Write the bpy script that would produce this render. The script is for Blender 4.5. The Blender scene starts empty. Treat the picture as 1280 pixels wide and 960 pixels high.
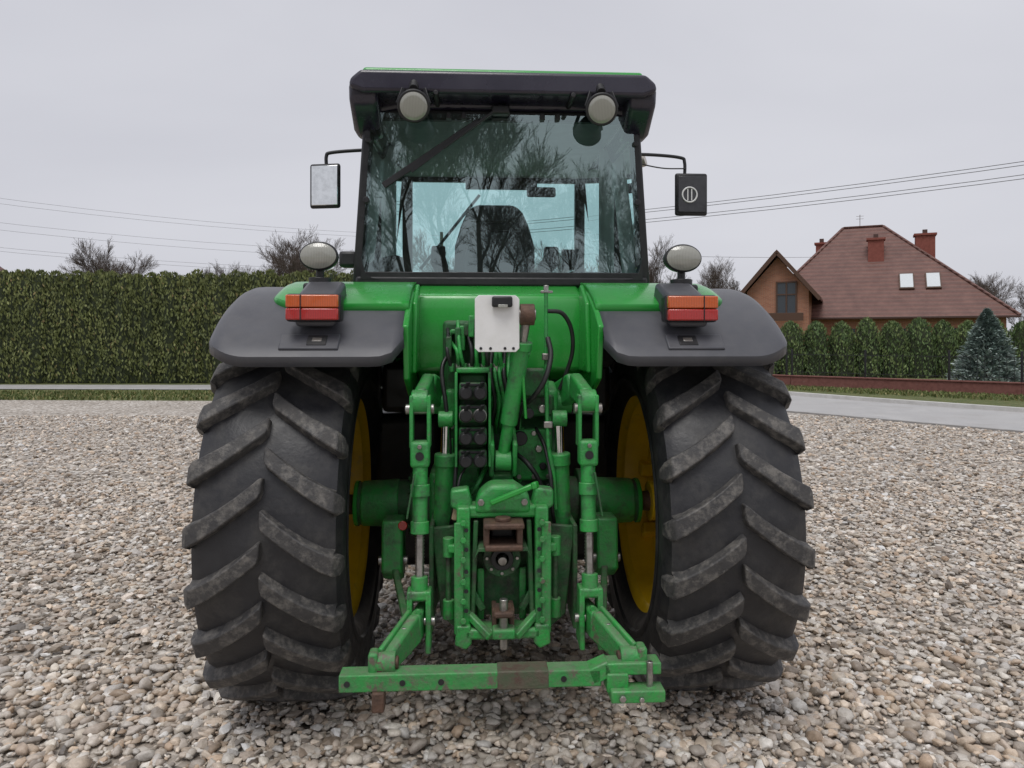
import bpy, bmesh, math, random
import numpy as np
from mathutils import Vector, Matrix, Euler
random.seed(7); rng=np.random.default_rng(7)
scene=bpy.context.scene
scene.view_settings.view_transform='Standard'
try: scene.view_settings.look='None'
except Exception: pass
scene.view_settings.exposure=0
COL=scene.collection
rad=math.radians

# ------------------------------------------------------------------ materials
def new_mat(name):
    m=bpy.data.materials.new(name); m.use_nodes=True
    nt=m.node_tree; b=nt.nodes['Principled BSDF']
    return m,nt,b
def N(nt,t,**kw):
    n=nt.nodes.new(t)
    for k,v in kw.items(): setattr(n,k,v)
    return n
def ramp(nt,stops):
    r=N(nt,'ShaderNodeValToRGB'); el=r.color_ramp.elements
    while len(el)<len(stops): el.new(0.5)
    for e,(p,c) in zip(el,stops): e.position=p; e.color=(c[0],c[1],c[2],1)
    return r
def pos(nt): return N(nt,'ShaderNodeNewGeometry').outputs['Position']
def noise(nt,scale,detail=4,rough=.6,vec=None,dist=0):
    n=N(nt,'ShaderNodeTexNoise'); n.inputs['Scale'].default_value=scale
    n.inputs['Detail'].default_value=detail; n.inputs['Roughness'].default_value=rough
    n.inputs['Distortion'].default_value=dist
    nt.links.new(vec if vec is not None else pos(nt),n.inputs['Vector']); return n
def bump(nt,b,h,strength,dist=.01):
    n=N(nt,'ShaderNodeBump'); n.inputs['Strength'].default_value=strength; n.inputs['Distance'].default_value=dist
    nt.links.new(h,n.inputs['Height']); nt.links.new(n.outputs[0],b.inputs['Normal'])
def mixc(nt,f,a,c):
    m=N(nt,'ShaderNodeMix',data_type='RGBA')
    if isinstance(f,float): m.inputs[0].default_value=f
    else: nt.links.new(f,m.inputs[0])
    for v,s in ((a,m.inputs[6]),(c,m.inputs[7])):
        if isinstance(v,tuple): s.default_value=(*v,1)
        else: nt.links.new(v,s)
    return m.outputs[2]
def mulc(nt,a,c):
    m=N(nt,'ShaderNodeMix',data_type='RGBA',blend_type='MULTIPLY'); m.inputs[0].default_value=1
    nt.links.new(a,m.inputs[6]); nt.links.new(c,m.inputs[7]); return m.outputs[2]
def surf(name,c1,c2,scale=12,lo=.4,hi=.7,rough=.4,r2=None,metal=0,coat=0,bmp=.1,bscale=60,third=None,tl=.62,th=.75,ts=5,bd=.004,dust=None,wear=None,mud=None):
    m,nt,b=new_mat(name)
    n=noise(nt,scale,4,.65); r=ramp(nt,[(lo,c1),(hi,c2)]); nt.links.new(n.outputs[0],r.inputs[0])
    out=r.outputs[0]
    if third:
        n3=noise(nt,ts,6,.7); r3=ramp(nt,[(tl,(0,0,0)),(th,(1,1,1))]); nt.links.new(n3.outputs[0],r3.inputs[0])
        out=mixc(nt,r3.outputs[0],out,third)
    if wear:
        n4=noise(nt,55,4,.75); r4=ramp(nt,[(.64,(0,0,0)),(.68,(1,1,1))]); nt.links.new(n4.outputs[0],r4.inputs[0])
        out=mixc(nt,r4.outputs[0],out,wear)
    if dust or mud:
        g=N(nt,'ShaderNodeNewGeometry')
    if dust:
        sx=N(nt,'ShaderNodeSeparateXYZ'); nt.links.new(g.outputs['Normal'],sx.inputs[0])
        nd=noise(nt,18,4,.7); mu=N(nt,'ShaderNodeMath',operation='MULTIPLY'); nt.links.new(sx.outputs[2],mu.inputs[0]); nt.links.new(nd.outputs[0],mu.inputs[1])
        mr=N(nt,'ShaderNodeMapRange'); nt.links.new(mu.outputs[0],mr.inputs[0]); mr.inputs[1].default_value=.25; mr.inputs[2].default_value=.7; mr.inputs[4].default_value=dust
        out=mixc(nt,mr.outputs[0],out,(.26,.24,.20))
    if mud:   # road dirt thrown up on the lower parts (height above ground)
        sp=N(nt,'ShaderNodeSeparateXYZ'); nt.links.new(g.outputs['Position'],sp.inputs[0])
        mh=N(nt,'ShaderNodeMapRange'); nt.links.new(sp.outputs[2],mh.inputs[0]); mh.inputs[1].default_value=1.25; mh.inputs[2].default_value=.35; mh.inputs[3].default_value=0; mh.inputs[4].default_value=1
        nm=noise(nt,30,5,.75); rm=ramp(nt,[(.42,(0,0,0)),(.72,(1,1,1))]); nt.links.new(nm.outputs[0],rm.inputs[0])
        mm_=N(nt,'ShaderNodeMath',operation='MULTIPLY'); nt.links.new(mh.outputs[0],mm_.inputs[0]); nt.links.new(rm.outputs[0],mm_.inputs[1])
        m5=N(nt,'ShaderNodeMath',operation='MULTIPLY'); nt.links.new(mm_.outputs[0],m5.inputs[0]); m5.inputs[1].default_value=mud
        out=mixc(nt,m5.outputs[0],out,(.17,.15,.12))
    nt.links.new(out,b.inputs['Base Color'])
    rr=N(nt,'ShaderNodeMapRange'); nt.links.new(n.outputs[0],rr.inputs[0])
    rr.inputs[1].default_value=lo; rr.inputs[2].default_value=hi
    rr.inputs[3].default_value=rough; rr.inputs[4].default_value=r2 if r2 is not None else rough+.2
    nt.links.new(rr.outputs[0],b.inputs['Roughness'])
    b.inputs['Metallic'].default_value=metal; b.inputs['Coat Weight'].default_value=coat
    b.inputs['Coat Roughness'].default_value=.12
    if bmp:
        nb=noise(nt,bscale,3,.6); bump(nt,b,nb.outputs[0],bmp,bd)
    return m
GREEN=surf('green_paint',(.018,.32,.038),(.022,.28,.042),scale=6,rough=.26,coat=.35,bmp=.04,dust=.12)
CAST=surf('green_cast_paint',(.028,.33,.06),(.045,.23,.07),scale=15,rough=.36,coat=.1,bmp=.7,bscale=90,third=(.04,.085,.045),tl=.53,th=.70,ts=13,dust=.4,wear=(.12,.15,.09),mud=.55)
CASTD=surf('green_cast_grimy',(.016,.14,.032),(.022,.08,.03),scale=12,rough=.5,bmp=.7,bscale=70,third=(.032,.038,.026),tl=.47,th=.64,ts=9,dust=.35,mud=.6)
RUSTG=surf('scuffed_green',(.03,.29,.06),(.05,.20,.065),scale=16,rough=.5,bmp=.8,bscale=80,third=(.11,.09,.065),tl=.56,th=.65,ts=15,dust=.45,wear=(.14,.12,.10),mud=.6)
RUST=surf('rusty_steel',(.13,.075,.052),(.07,.048,.038),scale=22,rough=.6,metal=.3,bmp=.8,bscale=90)
RUSTG2=surf('worn_green_brown',(.10,.085,.06),(.06,.10,.05),scale=18,rough=.6,bmp=.8,bscale=90,third=(.09,.055,.042),tl=.5,th=.6,ts=20)
STEEL=surf('worn_steel',(.42,.41,.39),(.22,.2,.18),scale=25,rough=.3,metal=.9,bmp=.2)
CHROME=surf('chrome_rod',(.75,.75,.76),(.6,.6,.6),rough=.08,r2=.2,metal=1,bmp=0)
YEL=surf('yellow_rim',(.84,.54,.014),(.70,.44,.014),scale=5,rough=.35,coat=.2,bmp=.05,third=(.40,.29,.09),tl=.60,th=.80,ts=7)
PLAST=surf('dark_grey_plastic',(.062,.064,.075),(.082,.084,.096),scale=4,rough=.36,r2=.48,bmp=.25,bscale=500,third=(.10,.10,.107),tl=.55,th=.85,ts=3,bd=.001,dust=.10)
ROOFD=surf('dark_roof_plastic',(.018,.015,.030),(.028,.025,.042),scale=4,rough=.22,r2=.36,bmp=.05,coat=.25)
BLACK=surf('black_trim',(.012,.012,.014),(.02,.02,.022),rough=.4,bmp=.1)
RUBBER=surf('tyre_rubber',(.020,.020,.023),(.034,.034,.037),scale=9,rough=.40,r2=.6,bmp=.35,bscale=60,third=(.068,.065,.061),tl=.48,th=.78,ts=7)
LUG=surf('tyre_lug',(.040,.039,.040),(.062,.059,.057),scale=14,lo=.38,hi=.62,rough=.5,r2=.75,bmp=.7,bscale=90,third=(.15,.14,.127),tl=.47,th=.66,ts=22)
HOSE=surf('hose_rubber',(.012,.012,.013),(.03,.03,.03),rough=.4,bmp=.1)
WHITE=surf('white_plate_paint',(.82,.82,.81),(.74,.74,.72),scale=14,rough=.3,bmp=.03,third=(.4,.37,.3),tl=.68,th=.80,ts=20)
LINER=surf('headliner_fabric',(.42,.44,.42),(.5,.52,.5),rough=.8,bmp=.1)
SEAT=surf('seat_fabric',(.03,.03,.034),(.055,.054,.056),scale=40,rough=.8,bmp=.3,bscale=200)
WOODP=surf('pole_wood',(.10,.085,.07),(.16,.14,.12),scale=6,rough=.9)
def simple(name,c,rough=.3,metal=0,coat=0,bs=0,scale=120):
    return surf(name,c,tuple(x*.8 for x in c),scale=30,rough=rough,r2=rough+.1,metal=metal,coat=coat,bmp=bs,bscale=scale)
def lensm(name,c,k=.55):
    m,nt,b=new_mat(name)
    w=N(nt,'ShaderNodeTexWave'); w.inputs['Scale'].default_value=45; w.bands_direction='X'
    nt.links.new(pos(nt),w.inputs['Vector'])
    r=ramp(nt,[(0,tuple(x*k for x in c)),(1,c)]); nt.links.new(w.outputs[0],r.inputs[0])
    nt.links.new(r.outputs[0],b.inputs['Base Color']); b.inputs['Roughness'].default_value=.12
    b.inputs['Coat Weight'].default_value=.8; bump(nt,b,w.outputs[0],.2,.002); return m
ORANGE=lensm('amber_lens',(.62,.11,.012),.7); RED=lensm('red_lens',(.46,.012,.006),.7)
LAMPG=lensm('lamp_glass',(.34,.34,.30),.85)
def glassm(name,tint,ior=1.5,extra=.0,gc=(1,1,1)):
    m=bpy.data.materials.new(name); m.use_nodes=True; nt=m.node_tree; nt.nodes.clear()
    o=N(nt,'ShaderNodeOutputMaterial'); mx=N(nt,'ShaderNodeMixShader'); t=N(nt,'ShaderNodeBsdfTransparent'); g=N(nt,'ShaderNodeBsdfGlossy')
    g.inputs['Roughness'].default_value=.008; t.inputs[0].default_value=(*tint,1); g.inputs[0].default_value=(*gc,1)
    f=N(nt,'ShaderNodeFresnel'); f.inputs[0].default_value=ior
    a=N(nt,'ShaderNodeMath',operation='ADD'); a.inputs[1].default_value=extra; nt.links.new(f.outputs[0],a.inputs[0])
    nt.links.new(a.outputs[0],mx.inputs[0]); nt.links.new(t.outputs[0],mx.inputs[1]); nt.links.new(g.outputs[0],mx.inputs[2]); nt.links.new(mx.outputs[0],o.inputs[0]); return m
GLASS=glassm('tinted_glass',(.72,.93,.92),1.5,.02)
GLASSR=glassm('rear_tinted_glass',(.76,.96,.95),1.6,.20,(.80,.98,.97))
MIRROR=simple('mirror_glass',(.8,.82,.82),.02,1)
def leafm(name,stops,rough=.7):
    m,nt,b=new_mat(name); a=N(nt,'ShaderNodeAttribute'); a.attribute_name='rnd'
    r=ramp(nt,stops); nt.links.new(a.outputs['Fac'],r.inputs[0]); n=noise(nt,1.2,3)
    r2=ramp(nt,[(.3,(.8,.8,.8)),(.7,(1.2,1.2,1.15))]); nt.links.new(n.outputs[0],r2.inputs[0])
    nt.links.new(mulc(nt,r.outputs[0],r2.outputs[0]),b.inputs['Base Color']); b.inputs['Roughness'].default_value=rough; return m
THUJA=leafm('thuja_foliage',[(0,(.07,.09,.032)),(.5,(.155,.18,.058)),(.9,(.23,.25,.09)),(1,(.26,.20,.09))])
THUJA2=leafm('thuja_foliage_green',[(0,(.06,.105,.042)),(.6,(.145,.21,.075)),(1,(.23,.28,.11))])
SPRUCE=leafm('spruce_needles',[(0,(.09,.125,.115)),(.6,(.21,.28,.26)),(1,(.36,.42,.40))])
BLADE=leafm('grass_blades',[(0,(.06,.09,.02)),(.6,(.14,.17,.05)),(1,(.30,.26,.12))])
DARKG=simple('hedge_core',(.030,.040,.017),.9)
BARK=surf('bare_bark',(.085,.065,.055),(.13,.10,.085),scale=3,rough=.9,bmp=0)

# ------------------------------------------------------------------ mesh helpers
def empty(name,loc=(0,0,0),rz=0):
    e=bpy.data.objects.new(name,None); e.location=loc; e.rotation_euler=(0,0,rz); COL.objects.link(e); return e
def finish(o,mat,parent,bev=0,smooth=True,seg=2):
    if mat: o.data.materials.append(mat)
    COL.objects.link(o)
    if parent: o.parent=parent
    if bev:
        b=o.modifiers.new('b','BEVEL'); b.width=bev; b.segments=seg; b.limit_method='ANGLE'; b.angle_limit=rad(35)
    if smooth and o.type=='MESH':
        o.data.polygons.foreach_set('use_smooth',[True]*len(o.data.polygons))
        try: o.data.set_sharp_from_angle(angle=rad(38))
        except Exception: pass
    return o
def mobj(name,v,f,mat,parent=None,bev=0,smooth=True,seg=2):
    me=bpy.data.meshes.new(name); me.from_pydata([tuple(p) for p in v],[],f)
    bm=bmesh.new(); bm.from_mesh(me); bmesh.ops.recalc_face_normals(bm,faces=bm.faces); bm.to_mesh(me); bm.free()
    return finish(bpy.data.objects.new(name,me),mat,parent,bev,smooth,seg)
CF=[(0,1,3,2),(4,6,7,5),(0,4,5,1),(2,3,7,6),(0,2,6,4),(1,5,7,3)]
def box(name,x0,x1,y0,y1,z0,z1,mat,parent=None,bev=.006,rot=None,seg=2):
    c=Vector(((x0+x1)/2,(y0+y1)/2,(z0+z1)/2)); h=((x1-x0)/2,(y1-y0)/2,(z1-z0)/2)
    R=Euler(rot).to_matrix() if rot else Matrix.Identity(3)
    v=[c+R@Vector((sx*h[0],sy*h[1],sz*h[2])) for sx in(-1,1) for sy in(-1,1) for sz in(-1,1)]
    return mobj(name,v,CF,mat,parent,bev,True,seg)
def frame(d):
    d=d.normalized(); up=Vector((0,0,1)) if abs(d.z)<.95 else Vector((0,1,0))
    a=d.cross(up).normalized(); return a,a.cross(d).normalized()
def bar(name,p1,p2,w,h,mat,parent=None,bev=.006,w2=None,h2=None):
    p1=Vector(p1);p2=Vector(p2);a,b=frame(p2-p1); w2=w2 or w;h2=h2 or h
    v=[]
    for p,ww,hh in((p1,w,h),(p2,w2,h2)):
        for sa in(-1,1):
            for sb in(-1,1): v.append(p+a*sa*ww/2+b*sb*hh/2)
    return mobj(name,v,CF,mat,parent,bev)
def cyl(name,p1,p2,r,mat,parent=None,r2=None,seg=24,bev=.003):
    p1=Vector(p1);p2=Vector(p2);a,b=frame(p2-p1); r2=r if r2 is None else r2
    v=[];
    for p,rr in((p1,r),(p2,r2)):
        for i in range(seg):
            t=2*math.pi*i/seg; v.append(p+a*math.cos(t)*rr+b*math.sin(t)*rr)
    f=[(i,(i+1)%seg,seg+(i+1)%seg,seg+i) for i in range(seg)]+[tuple(range(seg))[::-1],tuple(range(seg,2*seg))]
    return mobj(name,v,f,mat,parent,bev)
def smoothpts(pts,n=8):
    P=[Vector(p) for p in pts]; P=[P[0]*2-P[1]]+P+[P[-1]*2-P[-2]]; out=[]
    for i in range(1,len(P)-2):
        for k in range(n):
            t=k/n; p0,p1,p2,p3=P[i-1:i+3]
            out.append(.5*((2*p1)+(p2-p0)*t+(2*p0-5*p1+4*p2-p3)*t*t+(3*p1-p0-3*p2+p3)*t**3))
    out.append(P[-2]); return out
def tube(name,pts,r,mat,parent=None,smooth=True):
    pp=smoothpts(pts) if smooth else [Vector(p) for p in pts]
    cu=bpy.data.curves.new(name,'CURVE'); cu.dimensions='3D'; cu.bevel_depth=r; cu.bevel_resolution=3; cu.use_fill_caps=True
    s=cu.splines.new('POLY'); s.points.add(len(pp)-1)
    for q,p in zip(s.points,pp): q.co=(*p,1)
    o=bpy.data.objects.new(name,cu); cu.materials.append(mat); COL.objects.link(o)
    if parent: o.parent=parent
    return o
def prism(name,pts,axis,a,b,mat,parent=None,bev=.006,seg=2):
    def mk(p,t):
        return (t,p[0],p[1]) if axis=='X' else ((p[0],t,p[1]) if axis=='Y' else (p[0],p[1],t))
    n=len(pts); v=[mk(p,a) for p in pts]+[mk(p,b) for p in pts]
    f=[tuple(range(n)),tuple(range(n,2*n))[::-1]]+[(i,(i+1)%n,n+(i+1)%n,n+i) for i in range(n)]
    return mobj(name,v,f,mat,parent,bev,True,seg)
def revolve(name,prof,y0,z0,mat,parent=None,seg=96,closed=False,bev=0):
    n=len(prof); v=[];f=[]
    for i in range(seg):
        t=2*math.pi*i/seg
        for x,r in prof: v.append((x,y0+r*math.cos(t),z0+r*math.sin(t)))
    for i in range(seg):
        j=(i+1)%seg
        for k in range(n if closed else n-1):
            l=(k+1)%n; f.append((i*n+k,i*n+l,j*n+l,j*n+k))
    return mobj(name,v,f,mat,parent,bev)
def bolt(c,axis,r,parent,mat=None,h=.014):
    c=Vector(c); d={'X':Vector((1,0,0)),'-X':Vector((-1,0,0)),'Y':Vector((0,-1,0)),'Z':Vector((0,0,1))}[axis]
    return cyl('bolt',c,c+d*h,r,mat or CAST,parent,seg=6,bev=.0015)

# ------------------------------------------------------------------ camera, world, sun
cam=bpy.data.cameras.new('camera'); co=bpy.data.objects.new('camera',cam); COL.objects.link(co)
co.location=(0,0,1.75); co.rotation_euler=(rad(90),0,0); cam.lens=26; cam.sensor_width=36; cam.shift_y=-.043
cam.clip_start=.05; cam.clip_end=3000; scene.camera=co
w=bpy.data.worlds.new('World'); scene.world=w; w.use_nodes=True; nt=w.node_tree
bg=nt.nodes['Background']; sky=N(nt,'ShaderNodeTexSky'); sky.sky_type='NISHITA'; sky.sun_disc=False
sky.sun_elevation=rad(66); sky.sun_rotation=rad(160); sky.dust_density=4
hs=N(nt,'ShaderNodeHueSaturation'); hs.inputs['Saturation'].default_value=.25; nt.links.new(sky.outputs[0],hs.inputs['Color'])
tc=N(nt,'ShaderNodeTexCoord'); mp=N(nt,'ShaderNodeMapping'); mp.inputs['Scale'].default_value=(1,1,3.0); nt.links.new(tc.outputs['Generated'],mp.inputs[0])
cn=noise(nt,1.2,4,.5,mp.outputs[0],.3); cr=ramp(nt,[(.3,(4.75,4.8,5.3)),(.7,(5.6,5.65,6.1))]); nt.links.new(cn.outputs[0],cr.inputs[0])
mx=mixc(nt,.9,hs.outputs[0],cr.outputs[0]); nt.links.new(mx,bg.inputs[0]); bg.inputs[1].default_value=.125
sd=bpy.data.lights.new('sun','SUN'); sd.energy=1.5; sd.angle=rad(28); sd.color=(1,.975,.94)
so=bpy.data.objects.new('sun',sd); COL.objects.link(so); so.rotation_euler=(rad(24),0,rad(-20))

# ------------------------------------------------------------------ ground
def sheet(name,pts,z,mat,parent=None):
    return mobj(name,[(x,y,z) for x,y in pts],[tuple(range(len(pts)))],mat,parent,0,False)
def strip(name,A,B,z,mat):
    n=len(A); v=[(x,y,z) for x,y in A]+[(x,y,z) for x,y in B]
    return mobj(name,v,[(i,i+1,n+i+1,n+i) for i in range(n-1)],mat,None,0,False)
GR=surf('grass_ground',(.085,.115,.030),(.135,.15,.05),scale=1.5,rough=.9,bmp=1,bscale=25,third=(.21,.18,.09),tl=.48,th=.7,ts=5,bd=.05)
sheet('ground',[(-900,-300),(900,-300),(900,1500),(-900,1500)],-.03,GR)
m,nt,b=new_mat('gravel'); GRAV=m
v1=N(nt,'ShaderNodeTexVoronoi'); v1.inputs['Scale'].default_value=19; nt.links.new(pos(nt),v1.inputs['Vector'])
sep=N(nt,'ShaderNodeSeparateColor'); nt.links.new(v1.outputs['Color'],sep.inputs[0])
gst=[(0,(.22,.19,.16)),(.25,(.40,.35,.30)),(.5,(.53,.48,.42)),(.8,(.64,.59,.53)),(1,(.82,.80,.75))]
r=ramp(nt,gst); nt.links.new(sep.outputs[0],r.inputs[0])
rd=ramp(nt,[(0,(1,1,1)),(.6,(.8,.8,.8)),(1,(.32,.3,.27))]); nt.links.new(v1.outputs['Distance'],rd.inputs[0])
o1=mulc(nt,r.outputs[0],rd.outputs[0])
big=noise(nt,.5,4); rb=ramp(nt,[(.3,(.86,.84,.82)),(.7,(1.08,1.08,1.08))]); nt.links.new(big.outputs[0],rb.inputs[0])
nt.links.new(mulc(nt,o1,rb.outputs[0]),b.inputs['Base Color']); b.inputs['Roughness'].default_value=.8
iv=N(nt,'ShaderNodeMath',operation='SUBTRACT'); iv.inputs[0].default_value=1; nt.links.new(v1.outputs['Distance'],iv.inputs[1])
bump(nt,b,iv.outputs[0],.8,.02)
nearE=[(26,-8),(15,6.6),(9.6,13.9),(6.9,17.6),(4,21.2),(0,24.2),(-6,26.0),(-20,26.6),(-60,27)]
farE=[(34,0),(20,8.5),(12.9,17.2),(10.2,21.2),(7.9,25.2),(3,28.0),(-6,28.9),(-20,29.1),(-60,29.3)]
gpts=[(-60,-15),(26,-15),(26,-8),(15,6.6),(9.6,13.9),(6.9,17.6),(4.4,20.7),(1,21.4),(-8,21.2),(-20,21.8),(-60,21.5)]
gravel_ground=sheet('gravel_ground',gpts,0,GRAV)
ASPH=surf('pale_paving',(.38,.375,.37),(.48,.47,.46),scale=2,rough=.5,bmp=.3,bscale=60,third=(.31,.30,.29),tl=.5,th=.75,ts=1)
strip('road',nearE,farE,-.008,ASPH)
KERB=surf('concrete_kerb',(.56,.55,.53),(.46,.45,.43),scale=3,rough=.8)
kv=[];kf=[]
kp=farE[:7]
for i,(x,y) in enumerate(kp):
    a=Vector(kp[max(i-1,0)]);c=Vector(kp[min(i+1,len(kp)-1)]); d=(c-a).normalized(); n=Vector((d.y,-d.x))
    q=Vector((x,y))
    for off,z in((0,-.03),(0,.10),(.16,.10),(.16,-.03)):
        p=q+n*off; kv.append((p.x,p.y,z))
for i in range(len(kp)-1):
    for k in range(3): kf.append((4*i+k,4*i+k+1,4*i+k+5,4*i+k+4))
mobj('kerb',kv,kf,KERB,None,.01)
EDG=surf('edging_concrete',(.30,.29,.28),(.22,.21,.2),scale=3,rough=.8)
kb=empty('gravel_edging')
for a,c in zip(gpts[2:6],gpts[3:7]):
    a=Vector((*a,.01));c=Vector((*c,.01)); bar('edging',a,c,.07,.06,EDG,kb,.006)

def ico(sub):
    bm=bmesh.new(); bmesh.ops.create_icosphere(bm,subdivisions=sub,radius=1)
    v=np.array([p.co[:] for p in bm.verts]); f=np.array([[q.index for q in p.verts] for p in bm.faces]); bm.free(); return v,f
def stones(name,n,y0,y1,smin,smax,sub,zofs=0,parent=None,tan=.8,area=None):
    if area is None:
        yy=np.sqrt(rng.uniform(y0**2,y1**2,n)); xx=rng.uniform(-1,1,n)*(yy*tan+.5); zb=np.zeros(n)
    else:
        cx,cy,rx,ry,hh=area; q=np.sqrt(rng.uniform(0,1,n)); t=rng.uniform(0,6.283,n)
        xx=cx+rx*q*np.cos(t); yy=cy+ry*q*np.sin(t); zb=hh*(1-q**2)
    keep=~((xx>3.5)&(yy>17.6-(xx-6.9)*1.35-.2)); xx=xx[keep];yy=yy[keep];zb=zb[keep];n=len(xx)
    bv,bf=ico(sub); K=len(bv)
    variants=[]
    for i in range(14):
        v=bv*(1+rng.normal(0,.12,(K,1))) ; v=v+rng.normal(0,.05,(K,3))
        for j in range(6):
            nn=rng.normal(0,1,3); nn/=np.linalg.norm(nn); d=v@nn; lim=rng.uniform(.45,.8); ex=np.clip(d-lim,0,None); v=v-ex[:,None]*nn
        variants.append(v)
    variants=np.array(variants); base=variants[rng.integers(0,14,n)]
    s=rng.lognormal(0,.38,n)*(smin+smax)/2/2; s=np.clip(s,smin/2,smax/2*1.6)
    sc=np.stack([s*rng.uniform(.9,1.6,n),s*rng.uniform(.7,1.1,n),s*rng.uniform(.4,.75,n)],1)
    base=base*sc[:,None,:]
    a=rng.uniform(0,2*np.pi,n); t=rng.normal(0,.35,n)
    ct,st=np.cos(t),np.sin(t); x,y,z=base[...,0],base[...,1],base[...,2]
    y2=y*ct[:,None]-z*st[:,None]; z2=y*st[:,None]+z*ct[:,None]
    ca,sa=np.cos(a)[:,None],np.sin(a)[:,None]
    X=x*ca-y2*sa+xx[:,None]; Y=x*sa+y2*ca+yy[:,None]; Z=z2+(s*.25+rng.uniform(-.3,.7,n)*s*.8+zofs+zb)[:,None]
    V=np.stack([X,Y,Z],2).reshape(-1,3); F=(bf[None]+(np.arange(n)*K)[:,None,None]).reshape(-1,3)
    me=bpy.data.meshes.new(name); me.vertices.add(len(V)); me.vertices.foreach_set('co',V.ravel().astype(np.float32))
    me.loops.add(F.size); me.loops.foreach_set('vertex_index',F.ravel().astype(np.int32))
    me.polygons.add(len(F)); me.polygons.foreach_set('loop_start',(np.arange(len(F))*3).astype(np.int32))
    me.polygons.foreach_set('use_smooth',np.full(len(F),sub>1))
    me.update(calc_edges=True)
    at=me.attributes.new('rnd','FLOAT','FACE'); at.data.foreach_set('value',np.repeat(rng.uniform(0,1,n),len(bf)).astype(np.float32))
    o=bpy.data.objects.new(name,me); me.materials.append(STONE); COL.objects.link(o); o.parent=parent; return o
m,nt,b=new_mat('pebble'); STONE=m
a=N(nt,'ShaderNodeAttribute'); a.attribute_name='rnd'
r=ramp(nt,[(0,(.15,.135,.12)),(.08,(.30,.265,.225)),(.25,(.48,.42,.355)),(.5,(.60,.55,.48)),(.7,(.53,.505,.47)),(.86,(.72,.68,.61)),(1,(.86,.84,.80))]); nt.links.new(a.outputs['Fac'],r.inputs[0])
hn=N(nt,'ShaderNodeMath',operation='MULTIPLY'); hn.inputs[1].default_value=37.7; nt.links.new(a.outputs['Fac'],hn.inputs[0])
wn=N(nt,'ShaderNodeTexWhiteNoise',noise_dimensions='1D'); nt.links.new(hn.outputs[0],wn.inputs['W'])
rt=ramp(nt,[(0,(1.08,.92,.78)),(.3,(1,.97,.93)),(.75,(.94,.96,1.0)),(1,(1.0,.90,.83))]); nt.links.new(wn.outputs['Value'],rt.inputs[0])
o1=mulc(nt,r.outputs[0],rt.outputs[0])
n2=noise(nt,60,3,.7); r3=ramp(nt,[(.3,(.76,.74,.72)),(.65,(1.04,1.04,1.04))]); nt.links.new(n2.outputs[0],r3.inputs[0])
nt.links.new(mulc(nt,o1,r3.outputs[0]),b.inputs['Base Color']); b.inputs['Roughness'].default_value=.45
bump(nt,b,n2.outputs[0],.5,.004)
stones('gravel_stones_near',13500,2.2,4.0,.022,.048,2,.006,gravel_ground)
stones('gravel_stones_mid',50000,4.0,9,.025,.050,1,.004,gravel_ground)
stones('gravel_stones_far',34000,9,17,.035,.058,1,0,gravel_ground)
for cx,cy in((-1.02,3.72),(.88,3.82)): stones('gravel_stones_wheel_berm',2200,0,0,.022,.045,1,.0,gravel_ground,area=(cx,cy,.50,.75,.065))

# ------------------------------------------------------------------ foliage
def cards(name,C,A,Nn,Wd,Ht,rnd,mat,parent=None):
    A=A/np.linalg.norm(A,axis=1,keepdims=True); B=np.cross(A,Nn); B/=np.linalg.norm(B,axis=1,keepdims=True)+1e-9
    h=Ht[:,None]/2; wd=Wd[:,None]/2
    V=np.stack([C-A*h,C+B*wd-A*h*.1,C+A*h,C-B*wd-A*h*.1],1).reshape(-1,3); n=len(C)
    me=bpy.data.meshes.new(name); me.vertices.add(4*n); me.vertices.foreach_set('co',V.ravel().astype(np.float32))
    me.loops.add(4*n); me.loops.foreach_set('vertex_index',np.arange(4*n,dtype=np.int32))
    me.polygons.add(n); me.polygons.foreach_set('loop_start',(np.arange(n)*4).astype(np.int32)); me.update(calc_edges=True)
    at=me.attributes.new('rnd','FLOAT','FACE'); at.data.foreach_set('value',rnd.astype(np.float32))
    o=bpy.data.objects.new(name,me); me.materials.append(mat); COL.objects.link(o); o.parent=parent; return o
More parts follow.
